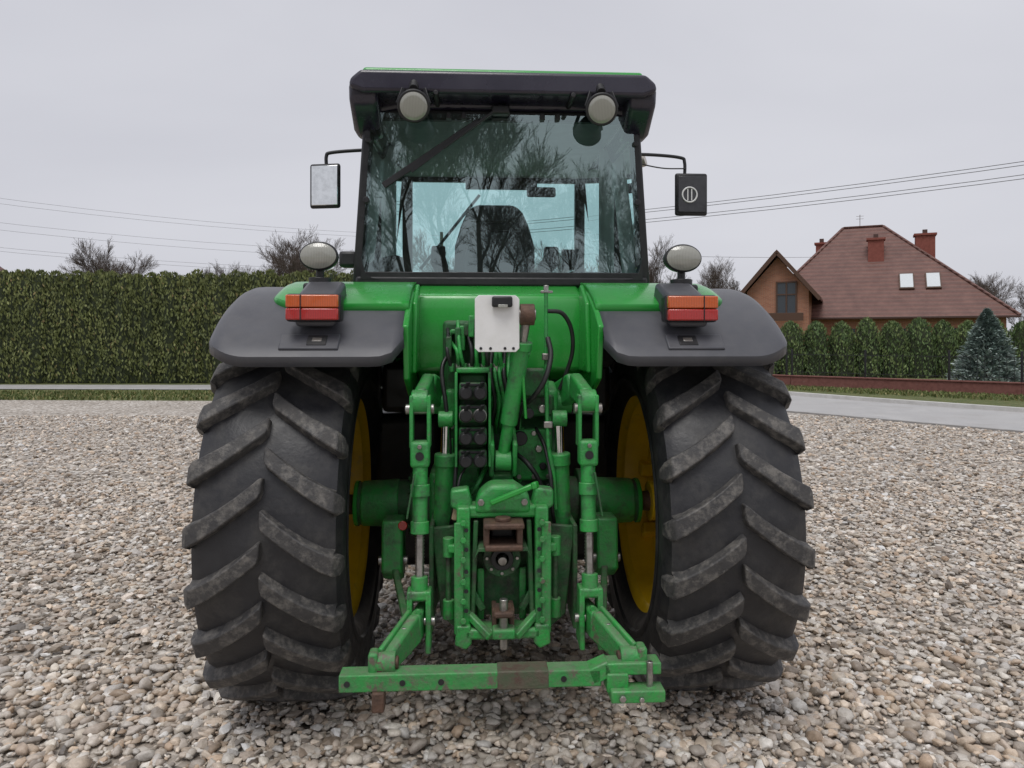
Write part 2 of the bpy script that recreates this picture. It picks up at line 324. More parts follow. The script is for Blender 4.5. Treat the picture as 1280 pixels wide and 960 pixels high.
def hedge(name,pts,h,r0,per,mat,cardw,cardh,hv=.1,pw=5,core=.84):
    P=empty(name); Cs=[];As=[];Ns=[];R=[]
    cv=[];cf=[]
    for (x,y) in pts:
        hh=h*(1+rng.uniform(-hv,hv*.6)); rr=r0*rng.uniform(.92,1.1); tone=rng.uniform(-.10,.10)
        z=rng.uniform(0.0,1,per); th=rng.uniform(0,2*np.pi,per)
        lump=1+.07*np.sin(th*3+z*9+x)+.05*np.sin(z*23+th*5+x*3)
        prof=(1-z**pw)**.6*(.85+.15*np.minimum(z*6,1))
        rad_=rr*prof*lump*rng.uniform(.82,1.1,per)
        Cs.append(np.stack([x+rad_*np.cos(th),y+rad_*np.sin(th),z*hh],1))
        As.append(np.stack([rng.normal(0,.35,per)+.3*np.cos(th),rng.normal(0,.35,per)+.3*np.sin(th),np.ones(per)],1))
        Ns.append(np.stack([np.cos(th)+rng.normal(0,.5,per),np.sin(th)+rng.normal(0,.5,per),rng.normal(0,.4,per)],1))
        R.append(np.clip(.45+tone+(lump-1)*2.0+rng.normal(0,.2,per),0,1))
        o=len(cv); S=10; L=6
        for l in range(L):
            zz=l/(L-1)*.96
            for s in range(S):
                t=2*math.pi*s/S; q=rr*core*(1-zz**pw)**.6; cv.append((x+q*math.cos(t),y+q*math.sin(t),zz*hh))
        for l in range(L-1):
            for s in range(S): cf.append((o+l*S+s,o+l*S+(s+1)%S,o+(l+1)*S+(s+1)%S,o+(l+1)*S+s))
    C=np.concatenate(Cs); n=len(C)
    cards(name+'_foliage',C,np.concatenate(As),np.concatenate(Ns),rng.uniform(.6,1.3,n)*cardw,rng.uniform(.6,1.3,n)*cardh,np.concatenate(R),mat,P)
    mobj(name+'_core',cv,cf,DARKG,P,0,True)
    return P
hedge('thuja_hedge',[(x+rng.uniform(-.1,.1),30.7+rng.uniform(-.12,.12)) for x in np.arange(-36,-4,.5)],4.6,.58,1800,THUJA,.075,.17,.03,10,.78)
hedge('thuja_hedge',[(x,35.6-(x-12)*.06+rng.uniform(-.08,.08)) for x in np.arange(7.5,34,1.18)],2.75,.70,1700,THUJA2,.07,.17,.06,4)
n=9000; xx=rng.uniform(-28,1,n); yy=rng.uniform(21.6,25.2,n)
n2_=7000; u=rng.uniform(0,1,n2_); vv=rng.uniform(0,1,n2_); ax=8.6+u*13; ay=27.3-u*13.0
x2=ax+vv*1.6; y2=ay+vv*2.2
C=np.stack([np.concatenate([xx,x2]),np.concatenate([yy,y2]),np.full(n+n2_,.0)],1)
N_=n+n2_; C[:,2]=.02
cards('grass_verge',C,np.stack([rng.normal(0,.4,N_),rng.normal(0,.4,N_),np.ones(N_)],1),rng.normal(0,1,(N_,3)),rng.uniform(.03,.07,N_),rng.uniform(.08,.18,N_),rng.uniform(0,1,N_),BLADE)

P=empty('blue_spruce',(16.9,26.3,0)); n=13000
z=rng.uniform(0,1,n)**1.1; th=rng.uniform(0,2*np.pi,n); lay=.75+.25*np.abs(np.sin(z*26+np.sin(th*2)*1.5+np.sin(th*5)))
rr=1.35*(1-z)**.8*lay*(1+.12*np.sin(th*7+z*20))*rng.uniform(.3,1,n)**.5
C=np.stack([rr*np.cos(th),rr*np.sin(th),.1+z*2.75],1)
A=np.stack([np.cos(th)+rng.normal(0,.3,n),np.sin(th)+rng.normal(0,.3,n),rng.normal(.25,.3,n)],1)
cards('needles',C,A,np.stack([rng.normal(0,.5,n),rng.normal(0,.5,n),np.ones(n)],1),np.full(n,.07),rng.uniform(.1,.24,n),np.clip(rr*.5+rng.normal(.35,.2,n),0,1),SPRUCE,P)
cyl('trunk',(0,0,-.03),(0,0,2.7),.06,BARK,P,r2=.01,seg=8,bev=0)

def bare_mesh(name,seed,H=11,levels=5,spread=.5):
    rs=random.Random(seed); v=[];f=[]
    def seg(p,q,r1,r2,S=4):
        a,b=frame(q-p); o=len(v)
        for c,r in((p,r1),(q,r2)):
            for i in range(S):
                t=2*math.pi*i/S; v.append(c+a*math.cos(t)*r+b*math.sin(t)*r)
        for i in range(S): f.append((o+i,o+(i+1)%S,o+S+(i+1)%S,o+S+i))
    def grow(p,d,L,r,lev):
        n=3 if lev<levels else 2
        pts=[p]
        for i in range(n):
            d=(d+Vector((rs.gauss(0,.12),rs.gauss(0,.12),rs.gauss(.05,.08)))).normalized()
            q=pts[-1]+d*L/n; ra=max(r*(1-i/n*.5),.006); rb=max(r*(1-(i+1)/n*.5),.006)
            seg(pts[-1],q,ra,rb,6 if lev<2 else 3); pts.append(q)
            if lev<levels:
                k=rs.choice((1,2,2)) if i<n-1 else 3
                if lev==0 and i==0: k=1
                for _ in range(k):
                    az=rs.uniform(0,6.283); t=rs.uniform(.35,.85)*spread*1.6
                    a,b=frame(d); nd=(d*math.cos(t)+(a*math.cos(az)+b*math.sin(az))*math.sin(t)); nd.z+=.12
                    grow(q,nd.normalized(),L*rs.uniform(.45,.68),rb*.6,lev+1)
    grow(Vector((0,0,0)),Vector((0,0,1)),H*.42,H*.014,0)
    zm=max(p.z for p in v); k=H/zm
    me=bpy.data.meshes.new(name); me.from_pydata([p*k for p in v],[],f); me.materials.append(BARK)
    return me
BM=[bare_mesh('bare_tree_mesh_%d'%i,11+i) for i in range(3)]
def bare(x,y,h,k,rz=0):
    s=h/11
    o=bpy.data.objects.new('bare_tree',BM[k]); o.location=(x,y,-.05); o.scale=(s,s,s); o.rotation_euler=(0,0,rz); COL.objects.link(o)
for i,(px,d,h) in enumerate([(-480,75,12.2),(-495,82,11.4),(-465,85,11.2),(-375,80,10.8),(-275,70,12.8),(-300,78,11.6),(-255,66,11.2),(-325,85,10.8),(180,72,11.5),(192,80,10.4),(262,78,11),(278,90,10.8),(575,88,10.2),(590,95,10.5),(634,60,7.4),(0,75,11),(45,68,11.4),(-60,70,12),(90,66,10.5),(-140,64,11.5)]):
    bare(px/924*d,d,h,i%3,i*1.3)
for i,(x,y,h) in enumerate([(-1.0,-34,17),(1.2,-36,19),(2.8,-33,16),(-12,-40,12),(-16,-44,13),(9,-42,12),(14,-45,13),(20,-40,12),(-22,-42,12),(6,-50,12),(-6,-52,12),(17,-52,13),(-9,-46,11),(-27,-47,12),(26,-48,12)]): bare(x,y,h,i%3,i*.9)

# ------------------------------------------------------------------ house
BRICK,nt,b=new_mat('house_brick')
bt=N(nt,'ShaderNodeTexBrick'); bt.inputs['Scale'].default_value=1; bt.inputs['Brick Width'].default_value=.25; bt.inputs['Row Height'].default_value=.075; bt.inputs['Mortar Size'].default_value=.008
bt.inputs['Color1'].default_value=(.44,.18,.10,1); bt.inputs['Color2'].default_value=(.34,.13,.075,1); bt.inputs['Mortar'].default_value=(.35,.28,.22,1)
mp=N(nt,'ShaderNodeMapping'); mp.inputs['Rotation'].default_value=(rad(90),0,0)
nt.links.new(pos(nt),mp.inputs[0]); nt.links.new(mp.outputs[0],bt.inputs[0]); nt.links.new(bt.outputs[0],b.inputs[0]); b.inputs['Roughness'].default_value=.85
CHB=surf('chimney_brick',(.26,.08,.06),(.20,.065,.05),scale=6,rough=.85)
ROOF,nt,b=new_mat('roof_tile')
wv=N(nt,'ShaderNodeTexWave'); wv.bands_direction='Z'; wv.inputs['Scale'].default_value=1.1; wv.inputs['Distortion'].default_value=.3; nt.links.new(pos(nt),wv.inputs[0])
n1=noise(nt,1.2,6,.75); r=ramp(nt,[(.3,(.12,.055,.045)),(.7,(.21,.105,.084))]); nt.links.new(n1.outputs[0],r.inputs[0])
r2=ramp(nt,[(0,(.72,.72,.72)),(.3,(1,1,1))]); nt.links.new(wv.outputs[0],r2.inputs[0])
nt.links.new(mulc(nt,r.outputs[0],r2.outputs[0]),b.inputs[0]); b.inputs['Roughness'].default_value=.6
bump(nt,b,wv.outputs[0],.8,.05)
WIN=simple('window_glass',(.05,.06,.07),.05); FRM=simple('window_frame',(.10,.05,.03),.5); SKYL=simple('skylight_glass',(.72,.76,.78),.1)
GUT=simple('gutter',(.08,.04,.03),.4)
def house(name,loc,rz):
    H=empty(name,loc,rz)
    box('walls',-1.4,13.1,3.7,14.3,-.03,3.3,BRICK,H,0)
    z0=3.25
    mobj('main_roof',[(-2.1,3,z0),(13.7,3,z0),(13.7,15,z0),(-2.1,15,z0),(3.8,9,10),(6.4,9,10)],[(0,1,5,4),(1,2,5),(2,3,4,5),(3,0,4),(0,3,2,1)],ROOF,H,0,False)
    bar('ridge_cap',(3.8,9,10.02),(6.4,9,10.02),.25,.12,ROOF,H,.03); bar('hip_cap',(6.4,9,10.02),(13.7,3,3.3),.22,.12,ROOF,H,.03); bar('hip_cap',(3.8,9,10.02),(-2.1,3,3.3),.22,.12,ROOF,H,.03)
    prism('gable_wall',[(-1.9,-.03),(1.9,-.03),(1.9,4.95),(0,7.15),(-1.9,4.95)],'Y',.35,6,BRICK,H,0)
    for s in(-1,1):
        prism('gable_roof',[(0,7.6),(s*2.6,4.5),(s*2.6,4.3),(0,7.38)],'Y',-.25,8.8,ROOF,H,0)
        bar('bargeboard',(0,-.28,7.42),(s*2.6,-.28,4.33),.04,.25,FRM,H,.005)
    box('window',-.05,1.15,.30,.36,3.4,5.5,WIN,H,0)
    for x in(-.05,.55,1.15): box('window_mullion',x-.05,x+.05,.25,.31,3.35,5.55,FRM,H,.005)
    for z in(3.4,4.7,5.5): box('window_rail',-.1,1.2,.24,.30,z-.045,z+.045,FRM,H,.005)
    box('balcony_rail',-.6,1.6,-.05,0,3.0,3.5,FRM,H,.01)
    for x0 in(3.2,6.2,9.2):
        box('window',x0,x0+1.4,3.64,3.69,1,2.5,WIN,H,0); box('window_frame',x0+.66,x0+.74,3.60,3.66,1,2.5,FRM,H,0)
    def chim(x,y,z0,z1,w):
        box('chimney',x-w,x+w,y-w*.8,y+w*.8,z0,z1,CHB,H,.01); box('chimney_cap',x-w-.1,x+w+.1,y-w*.8-.1,y+w*.8+.1,z1,z1+.15,CHB,H,.01)
        box('chimney_flue',x-.15,x+.15,y-.15,y+.15,z1+.15,z1+.45,GUT,H,.01)
    chim(9.0,8.2,6,9.0,.6); chim(5.9,6.9,6.2,8.7,.5); chim(2.3,9.5,6,8.9,.4)
    sl=math.atan2(6.75,6); nv=Vector((0,-math.sin(sl),math.cos(sl)))
    for x in(7.7,9.25):
        y=5.1; z=3.25+(y-3)*1.125
        c=Vector((x,y,z))
        for nm,hw,hl,o0,o1,mt in(('skylight',.45,.72,-.05,.14,FRM),('skylight_pane',.38,.64,.10,.17,SKYL)):
            cc=c+nv*((o0+o1)/2); box(nm,x-hw,x+hw,cc.y-hl,cc.y+hl,cc.z-(o1-o0)/2,cc.z+(o1-o0)/2,mt,H,.01,rot=(sl,0,0))
    box('gutter',-2.1,13.7,2.85,3.0,3.12,3.26,GUT,H,.02)
    cyl('antenna_mast',(4.9,9,9.9),(4.9,9,10.9),.02,GUT,H,seg=8,bev=0)
    for k,z in enumerate((10.6,10.8)): cyl('antenna_arm',(4.65,9,z),(5.15,9,z),.012,GUT,H,seg=6,bev=0)
    return H
house('brick_house',(17.2,48,0),rad(-25))
house('brick_house',(-46.6,45,0),rad(12))

wallp=[Vector(p) for p in((8.6,30.2),(10.6,28.0),(16.0,23.2),(22.5,17.6))]
WBR=surf('wall_brick_red',(.20,.08,.065),(.15,.06,.05),scale=8,rough=.8,bmp=.4,bscale=12,third=(.22,.15,.13),ts=6)
W=empty('garden_wall'); F=empty('iron_fence')
for a,c in zip(wallp[:-1],wallp[1:]):
    bar('wall_segment',(a.x,a.y,.17),(c.x,c.y,.17),.25,.40,WBR,W,.01); bar('wall_coping',(a.x,a.y,.395),(c.x,c.y,.395),.32,.045,WBR,W,.01)
    L=(c-a).length; n=int(L/.2)
    for z in(.55,1.2): bar('fence_rail',(a.x,a.y,z),(c.x,c.y,z),.018,.018,BLACK,F,0)
    for i in range(n):
        p=a.lerp(c,i/n); big=(i%13==0)
        if big: box('fence_post',p.x-.03,p.x+.03,p.y-.03,p.y+.03,.41,1.4,BLACK,F,.005)
        else: bar('picket',(p.x,p.y,.42),(p.x,p.y,1.3),.009,.009,BLACK,F,0)

WIRE=simple('wire',(.16,.16,.17),.5); WIRE2=simple('wire_far',(.28,.28,.30),.5)
U=empty('power_line')
def span(a,c,sag,r=.014,m=WIRE):
    a=Vector(a);c=Vector(c); tube('wire',[a.lerp(c,t/12)-Vector((0,0,sag*4*(t/12)*(1-t/12))) for t in range(13)],r,m,U,False)
for dz in(.0,.16,.55,.70): span((-1,46.2,8.3+dz),(40,15.7,9.6+dz),.7)
span((-1,46.2,7.6),(34,62,9.0),.5,.012)
cyl('pole',(-1,46.2,-.03),(-1,46.2,9.3),.14,WOODP,U,r2=.1,seg=12); cyl('pole',(40,15.7,-.03),(40,15.7,12.6),.14,WOODP,U,r2=.1,seg=12)
bar('crossarm',(-1.9,46,8.8),(-.1,46.4,8.8),.1,.1,WOODP,U)
for z0,z1 in((14.6,13.6),(14.1,13.2),(12.4,11.7),(11.8,11.0),(10.2,9.7),(9.9,9.3)): span((-60,55,z0+1),(-8,84,z1),1.2,.012,WIRE2)
cyl('pole',(-60,55,-.03),(-60,55,16),.18,WOODP,U,seg=10); cyl('pole',(-8,84,-.03),(-8,84,14),.18,WOODP,U,seg=10)

# ------------------------------------------------------------------ TRACTOR
T=empty('tractor',(-.07,3.8,0),rad(3.2))
AZ=.915
def tyre(cx,y0,z0,R,hw,rimR,n,par):
    k=R/.945
    crown=R-.05*k
    prof=[(-hw*.80,rimR),(-hw*.95,rimR+.05*k),(-hw*1.0,rimR+.15*k),(-hw*.99,rimR+.22*k),(-hw*.93,crown-.045*k),(-hw*.8,crown-.018*k),(-hw*.4,crown-.004),(0,crown)]
    prof=prof+[(-x,r) for x,r in prof[-2::-1]]
    revolve('tyre_carcass',[(cx+x,r) for x,r in prof],y0,z0,RUBBER,par,120)
    for s in(-1,1):
        revolve('sidewall_ring',[(cx+s*hw*.965,rimR+.08*k),(cx+s*hw*1.005,rimR+.09*k),(cx+s*hw*1.01,rimR+.105*k),(cx+s*hw*.99,rimR+.12*k)],y0,z0,RUBBER,par,96)
    v=[];f=[]
    st=[(-.005,.020,R-.006,.028,.040),(.03,.004,R-.001,.042,.054),(.10,-.018,R,.041,.053),(.3,-.072,R-.001,.040,.053),(.55,-.133,R-.005,.042,.056),(.78,-.180,R-.011,.045,.060),(.93,-.205,R-.022*k,.047,.062),(1.01,-.215,R-.06*k,.043,.057),(1.035,-.221,R-.12*k,.030,.044),(1.0,-.225,R-.17*k,.01,.02)]
    def cr(u):
        a=abs(u)
        if a<=.93: return crown-(.004 if a<.4 else .004+(a-.4)/.53*.04*k)-.012
        return None
    rj=random.Random(5)
    for side in(-1,1):
        for i in range(n):
            p0=2*math.pi*(i+(.5 if side>0 else 0))/n
            o=len(v)
            for j,(u,dp,rt,wt,wb) in enumerate(st):
                base=cr(u); rt=rt-rj.uniform(0,.003)
                if base is None: ub=u-.09; rb=rt-.012
                else: ub=u; rb=base
                ph=p0+dp
                for (du,rr,pw) in ((ub,rb,-wb),(u,rt,-wt),(u,rt,wt),(ub,rb,wb)):
                    a=ph+pw*(22/n)
                    v.append((cx+side*du*hw,y0-rr*math.cos(a),z0+rr*math.sin(a)))
            for j in range(len(st)-1):
                for q in range(3): f.append((o+4*j+q,o+4*j+q+1,o+4*j+q+5,o+4*j+q+4))
            f.append((o,o+1,o+2,o+3)); e=o+4*(len(st)-1); f.append((e,e+1,e+2,e+3))
    mobj('tyre_lugs',v,f,LUG,par,.007,True,2)
def rim(cx,s,y0,z0,rr,hw,par,disc):
    prof=[(.80,.02),(.80,.0),(.72,-.012),(.66,-.045),(.30,-.07),(-.30,-.07),(-.66,-.045),(-.72,-.012),(-.80,0),(-.80,.02)]
    revolve('rim_barrel',[(cx+s*x*hw,rr+r) for x,r in prof],y0,z0,YEL,par,96)
    revolve('rim_disc',[(cx+s*disc*hw,rr-.068),(cx+s*(disc-.02)*hw,rr-.10),(cx+s*(disc-.35)*hw,rr*.62),(cx+s*(disc-.38)*hw,rr*.3),(cx+s*(disc-.38)*hw,.02)],y0,z0,YEL,par,96)
    for i in range(8):
        a=i*math.pi/4+.2
        bar('rim_lug',(cx+s*(disc+.04)*hw,y0+(rr-.068)*math.cos(a),z0+(rr-.068)*math.sin(a)),(cx+s*(disc+.04)*hw,y0+(rr-.15)*math.cos(a),z0+(rr-.15)*math.sin(a)),.08,.07,YEL,par,.01)
        bolt((cx+s*(disc-.37)*hw,y0+.16*math.cos(a),z0+.16*math.sin(a)),'X' if s>0 else '-X',.016,par,STEEL,.03)
for s in(-1,1):
    WN=empty('rear_wheel'); WN.parent=T
    tyre(s*.963,0,AZ,.900,.303,.545,22,WN)
    rim(s*.963,-s,0,AZ,.558,.305,WN,.25)
    cyl('hub',(s*.78,0,AZ),(s*1.05,0,AZ),.10,YEL,WN)
    cyl('axle_shaft',(s*.70,0,AZ),(s*1.03,0,AZ),.05,RUST,WN)
    FW=empty('front_wheel'); FW.parent=T
    tyre(s*.90,2.75,.68,.70,.24,.37,18,FW)
    rim(s*.90,-s,2.75,.68,.38,.23,FW,.1)

for s in(-1,1):
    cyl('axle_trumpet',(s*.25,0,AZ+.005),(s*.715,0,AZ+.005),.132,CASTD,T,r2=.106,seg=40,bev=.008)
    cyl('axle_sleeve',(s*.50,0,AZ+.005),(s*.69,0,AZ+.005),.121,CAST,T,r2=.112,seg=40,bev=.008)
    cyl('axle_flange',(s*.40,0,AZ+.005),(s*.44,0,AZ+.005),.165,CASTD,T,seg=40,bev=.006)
    cyl('axle_seal',(s*.705,0,AZ+.005),(s*.725,0,AZ+.005),.114,GREEN,T,seg=40)
    for i in range(10):
        a=i*.628; bolt((s*.44,.145*math.cos(a),AZ+.145*math.sin(a)),'X' if s>0 else '-X',.012,T,CASTD)
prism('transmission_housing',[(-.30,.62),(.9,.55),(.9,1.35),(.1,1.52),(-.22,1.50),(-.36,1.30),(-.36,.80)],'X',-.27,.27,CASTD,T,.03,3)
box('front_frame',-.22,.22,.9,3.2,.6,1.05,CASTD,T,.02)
box('cab_floor',-.62,.62,.2,1.45,1.36,1.62,BLACK,T,.03)
box('fuel_tank',-.72,-.30,.55,1.5,.42,1.32,BLACK,T,.06,seg=4)
box('battery_box',.30,.72,.6,1.4,.42,1.3,BLACK,T,.05,seg=4)
box('belly_shield',-.30,.30,.3,1.5,.38,.58,BLACK,T,.04)
box('front_axle',-.75,.75,2.66,2.84,.58,.80,CASTD,T,.04)
prism('hood',[(1.5,1.15),(3.55,1.1),(3.62,1.5),(3.35,1.78),(1.5,2.02)],'X',-.36,.36,GREEN,T,.09,5)
def fender_grid(name,s,x0,x1,a0,a1,R,cornR,mat,drop,nu=24,nv=40,thick=.012,innerc=True):
    v=[];f=[]
    for i in range(nu+1):
        u=i/nu; u=1-(1-u)**1.3; x=x0+(x1-x0)*u
        dO=x1-x; dI=x-x0
        c=0
        if dO<cornR: c=cornR-math.sqrt(max(cornR**2-(cornR-dO)**2,0))
        if innerc and dI<cornR*.6: c=max(c,cornR*.6-math.sqrt(max((cornR*.6)**2-(cornR*.6-dI)**2,0)))
        aa0=a0+c/R
        for j in range(nv+1):
            t=j/nv; a=aa0+(a1-aa0)*t**1.2
            dr=0
            if dO<drop: dr+=drop-math.sqrt(max(drop**2-(drop-dO)**2,0))
            ed=(a-aa0)*R
            if ed<drop*.5: dr+=(drop*.5-math.sqrt(max((drop*.5)**2-(drop*.5-ed)**2,0)))
            rr=R-dr
            v.append((s*x,rr*math.sin(a),AZ+rr*math.cos(a)))
    for i in range(nu):
        for j in range(nv):
            q=i*(nv+1)+j; f.append((q,q+1,q+nv+2,q+nv+1))
    o=mobj(name,v,f,mat,T,0)
    m=o.modifiers.new('s','SOLIDIFY'); m.thickness=thick; m.offset=0
    return o
def oval(name,c,rx,rz,y0,y1,mat,bev=.01,dome=0):
    seg=32; v=[];f=[]
    rings=[(y1,.62),(y1*.5+y0*.5,.93),(y0,1.0)] if not dome else [(y0,1.0),(y0-dome*.6,.75),(y0-dome,.35)]
    for yy,k in rings:
        for i in range(seg):
            t=2*math.pi*i/seg; v.append((c[0]+rx*k*math.cos(t),c[1]+yy,c[2]+rz*k*math.sin(t)))
    for r_ in range(2):
        for i in range(seg): f.append((r_*seg+i,r_*seg+(i+1)%seg,(r_+1)*seg+(i+1)%seg,(r_+1)*seg+i))
    f.append(tuple(range(seg))); f.append(tuple(range(2*seg,3*seg)))
    return mobj(name,v,f,mat,T,bev)
for s in(-1,1):
    fender_grid('fender_extension',s,.425,1.230,rad(-46.5),rad(48),1.092,.19,PLAST,.07,thick=.016)
    fender_grid('fender_panel',s,.415,1.03,rad(-28.5),rad(52),1.116,.17,GREEN,.05,thick=.022,innerc=False)
    pts=[(1.105*math.sin(rad(a)),AZ+1.105*math.cos(rad(a))) for a in range(-36,50,6)]
    prism('fender_inner_wall',[(.80,1.36),(.1,1.40),(-.40,1.50),(-.60,1.58)]+pts,'X',s*.405,s*.43,GREEN,T,.006)
    x=s*.785
    prism('lamp_bracket',[(-.70,1.80),(-.70,1.90),(-.62,1.955),(-.45,2.015),(-.40,1.93)],'X',x-.085,x+.085,PLAST,T,.02,3)
    box('tail_lamp_housing',x-.112,x+.112,-.735,-.66,1.825,1.94,BLACK,T,.012)
    box('tail_lamp_amber',x-.106,x+.106,-.765,-.733,1.882,1.934,ORANGE,T,.006)
    box('tail_lamp_red',x-.106,x+.106,-.765,-.733,1.831,1.879,RED,T,.006)
    box('tail_lamp_divider',x+s*.045-.002,x+s*.045+.002,-.768,-.733,1.832,1.933,BLACK,T,0)
    lx=s*.82+(.012 if s>0 else 0); lz=-.03
    cyl('lamp_base',(lx,-.42,1.98),(lx,-.42,2.03),.05,BLACK,T); box('lamp_foot',lx-.07,lx+.07,-.46,-.36,1.97,2.005,BLACK,T,.012)
    cyl('lamp_stalk',(lx,-.42,2.02),(lx,-.42,2.08),.018,BLACK,T)
    c=(lx,-.42,2.155+lz)
    oval('work_lamp_housing',c,.088,.066,-.04,.07,BLACK)
    oval('work_lamp_lens',(c[0],c[1]-.004,c[2]),.079,.057,-.04,0,LAMPG,dome=.018,bev=0)
    a=rad(-41.5); rr=1.102; cy=rr*math.sin(a); cz=AZ+rr*math.cos(a)
    box('reflector_pad',s*.80-.12,s*.80+.12,cy-.045,cy+.045,cz-.007,cz+.007,PLAST,T,.005,rot=(rad(41.5),0,0))
    box('reflector_pad_badge',s*.77-.04,s*.77+.04,cy-.03,cy+.03,cz-.002,cz+.012,BLACK,T,.003,rot=(rad(41.5),0,0))
    box('reflector_pad_mark',s*.77-.02,s*.77+.02,cy-.012,cy+.012,cz+.006,cz+.014,STEEL,T,.002,rot=(rad(41.5),0,0))
prism('cab_rear_panel',[(-.10,1.55),(-.20,1.60),(-.23,1.9),(-.20,1.97),(-.02,2.035),(.1,2.035),(.1,1.55)],'X',-.405,.405,GREEN,T,.02,4)
for s in(-1,1):
    box('panel_seam',s*.40-.004,s*.40+.004,-.235,-.1,1.6,1.95,BLACK,T,0)
    prism('panel_cheek',[(-.46,1.60),(-.42,1.92),(-.22,2.02),(-.20,1.60)],'X',s*.385,s*.408,GREEN,T,.008)
# ---- cab
CX=.022
def q(x): return CX+x
rp=[(-.735,3.03),(-.69,3.065),(.69,3.065),(.735,3.03),(.745,2.93),(.705,2.79),(.66,2.79),(.625,2.89),(.50,2.915),(-.50,2.915),(-.625,2.89),(-.66,2.79),(-.705,2.79),(-.745,2.93)]
prism('roof_shell',[(q(a),b) for a,b in rp],'Y',-.06,1.5,ROOFD,T,.03,4)
rp2=[(-.742,3.0),(-.69,3.045),(.69,3.045),(.742,3.0),(.745,2.96),(.68,2.935),(-.68,2.935),(-.745,2.96)]
prism('roof_visor',[(q(a),b) for a,b in rp2],'Y',-.24,.1,ROOFD,T,.035,5)
for s in(-1,1):
    prism('roof_corner',[(-.22,3.0),(-.05,3.0),(.10,2.79),(-.04,2.79),(-.20,2.90)],'X',q(s*.61),q(s*.752),ROOFD,T,.03,4)
box('roof_top',q(-.69),q(.69),-.18,1.52,3.035,3.078,GREEN,T,.02,seg=5)
for s in (-1,1):
    for x in(.18,.25): box('roof_vent',q(s*x*1.1)-.012,q(s*x*1.1)+.012,-.085,-.055,2.86,2.895,BLACK,T,.004)
    cyl('roof_bolt',(q(s*.33),-.07,2.93),(q(s*.33),-.26,2.93),.012,BLACK,T)
box('headliner',q(-.63),q(.63),.03,1.42,2.885,2.90,LINER,T,.005)
zb,zt=2.05,2.89
for s in(-1,1):
    bar('rear_pillar',(q(s*.735),-.0,zb-.02),(q(s*.675),-.02,zt),.05,.07,BLACK,T,.012)
    bar('middle_pillar',(q(s*.73),.55,1.5),(q(s*.665),.55,zt),.05,.04,BLACK,T,.01)
    bar('front_pillar',(q(s*.60),1.42,1.5),(q(s*.60),1.40,zt),.06,.06,BLACK,T,.012)
    bar('side_sill',(q(s*.735),0,zb-.02),(q(s*.73),.55,zb-.3),.05,.06,BLACK,T,.01)
    bar('side_sill',(q(s*.73),.55,1.5),(q(s*.62),1.4,1.5),.05,.06,BLACK,T,.01)
    mobj('side_glass',[(q(s*.725),.02,zb),(q(s*.725),.55,1.75),(q(s*.665),.55,zt),(q(s*.672),.0,zt)],[(0,1,2,3)],GLASS,T,0,False)
    mobj('door_glass',[(q(s*.725),.57,1.52),(q(s*.605),1.4,1.52),(q(s*.605),1.39,zt),(q(s*.662),.57,zt)],[(0,1,2,3)],GLASS,T,0,False)
    box('pillar_trim',q(s*.64)-.04,q(s*.64)+.04,.5,.6,1.6,2.88,LINER,T,.02)
    prism('window_corner',[(q(s*.715),2.055),(q(s*.62),2.055),(q(s*.66),2.062),(q(s*.69),2.085),(q(s*.705),2.13),(q(s*.71),2.17)],'Y',-.062,-.048,BLACK,T,0)
bar('rear_sill',(q(-.74),-.03,2.045),(q(.74),-.03,2.045),.06,.05,BLACK,T,.012)
bar('rear_glass_seal',(q(-.70),-.05,2.078),(q(.70),-.05,2.078),.012,.03,BLACK,T,.004)
bar('rear_header',(q(-.68),-.02,2.89),(q(.68),-.02,2.89),.05,.05,BLACK,T,.01)
mobj('rear_glass',[(q(-.715),-.045,2.06),(q(.715),-.045,2.06),(q(.662),-.06,2.89),(q(-.662),-.06,2.89)],[(0,1,2,3)],GLASSR,T,0,False)
mobj('windshield',[(q(-.60),1.43,1.7),(q(.60),1.43,1.7),(q(.60),1.41,zt),(q(-.60),1.41,zt)],[(0,1,2,3)],GLASS,T,0,False)
for s in(-1,1): cyl('glass_hinge',(q(s*.675),-.075,2.75),(q(s*.675),-.045,2.75),.014,BLACK,T); cyl('glass_hinge',(q(s*.685),-.075,2.45),(q(s*.685),-.045,2.45),.016,BLACK,T)
bar('front_header',(q(-.60),1.40,2.88),(q(.60),1.40,2.88),.05,.05,BLACK,T,.01)
box('dashboard',q(-.42),q(.40),1.1,1.36,1.6,2.22,SEAT,T,.06,seg=4)
box('side_console',q(.33),q(.62),.15,.95,1.6,2.12,SEAT,T,.05,seg=4)
box('left_console',q(-.68),q(-.46),.12,.55,1.7,2.20,SEAT,T,.07,seg=4,rot=(0,rad(-12),0))
box('seat_cushion',q(-.24),q(.24),.62,1.08,1.80,1.95,SEAT,T,.05,seg=4)
sb=[(-.20,1.95),(-.235,2.10),(-.235,2.30),(-.20,2.42),(-.165,2.50),(-.12,2.545),(.12,2.545),(.165,2.50),(.20,2.42),(.235,2.30),(.235,2.10),(.20,1.95)]
prism('seat_back',[(a,b) for a,b in sb],'Y',.52,.66,SEAT,T,.045,5)
prism('seat_back_shell',[(a*.80,1.95+(b-1.95)*.74) for a,b in sb],'Y',.495,.53,BLACK,T,.02,3)
for z in(2.12,2.2,2.28,2.36,2.44): box('seat_seam',-.15,.15,.512,.522,z-.004,z+.004,BLACK,T,.002)
for s in(-1,1):
    box('armrest',s*.33-.045,s*.33+.045,.5,.92,2.17,2.25,SEAT,T,.03,seg=4)
    cyl('armrest_pivot',(s*.33-.04,.54,2.24),(s*.33+.04,.54,2.24),.06,SEAT,T,seg=20,bev=.01)
    bar('armrest_post',(s*.30,.6,1.9),(s*.32,.56,2.2),.04,.05,BLACK,T)
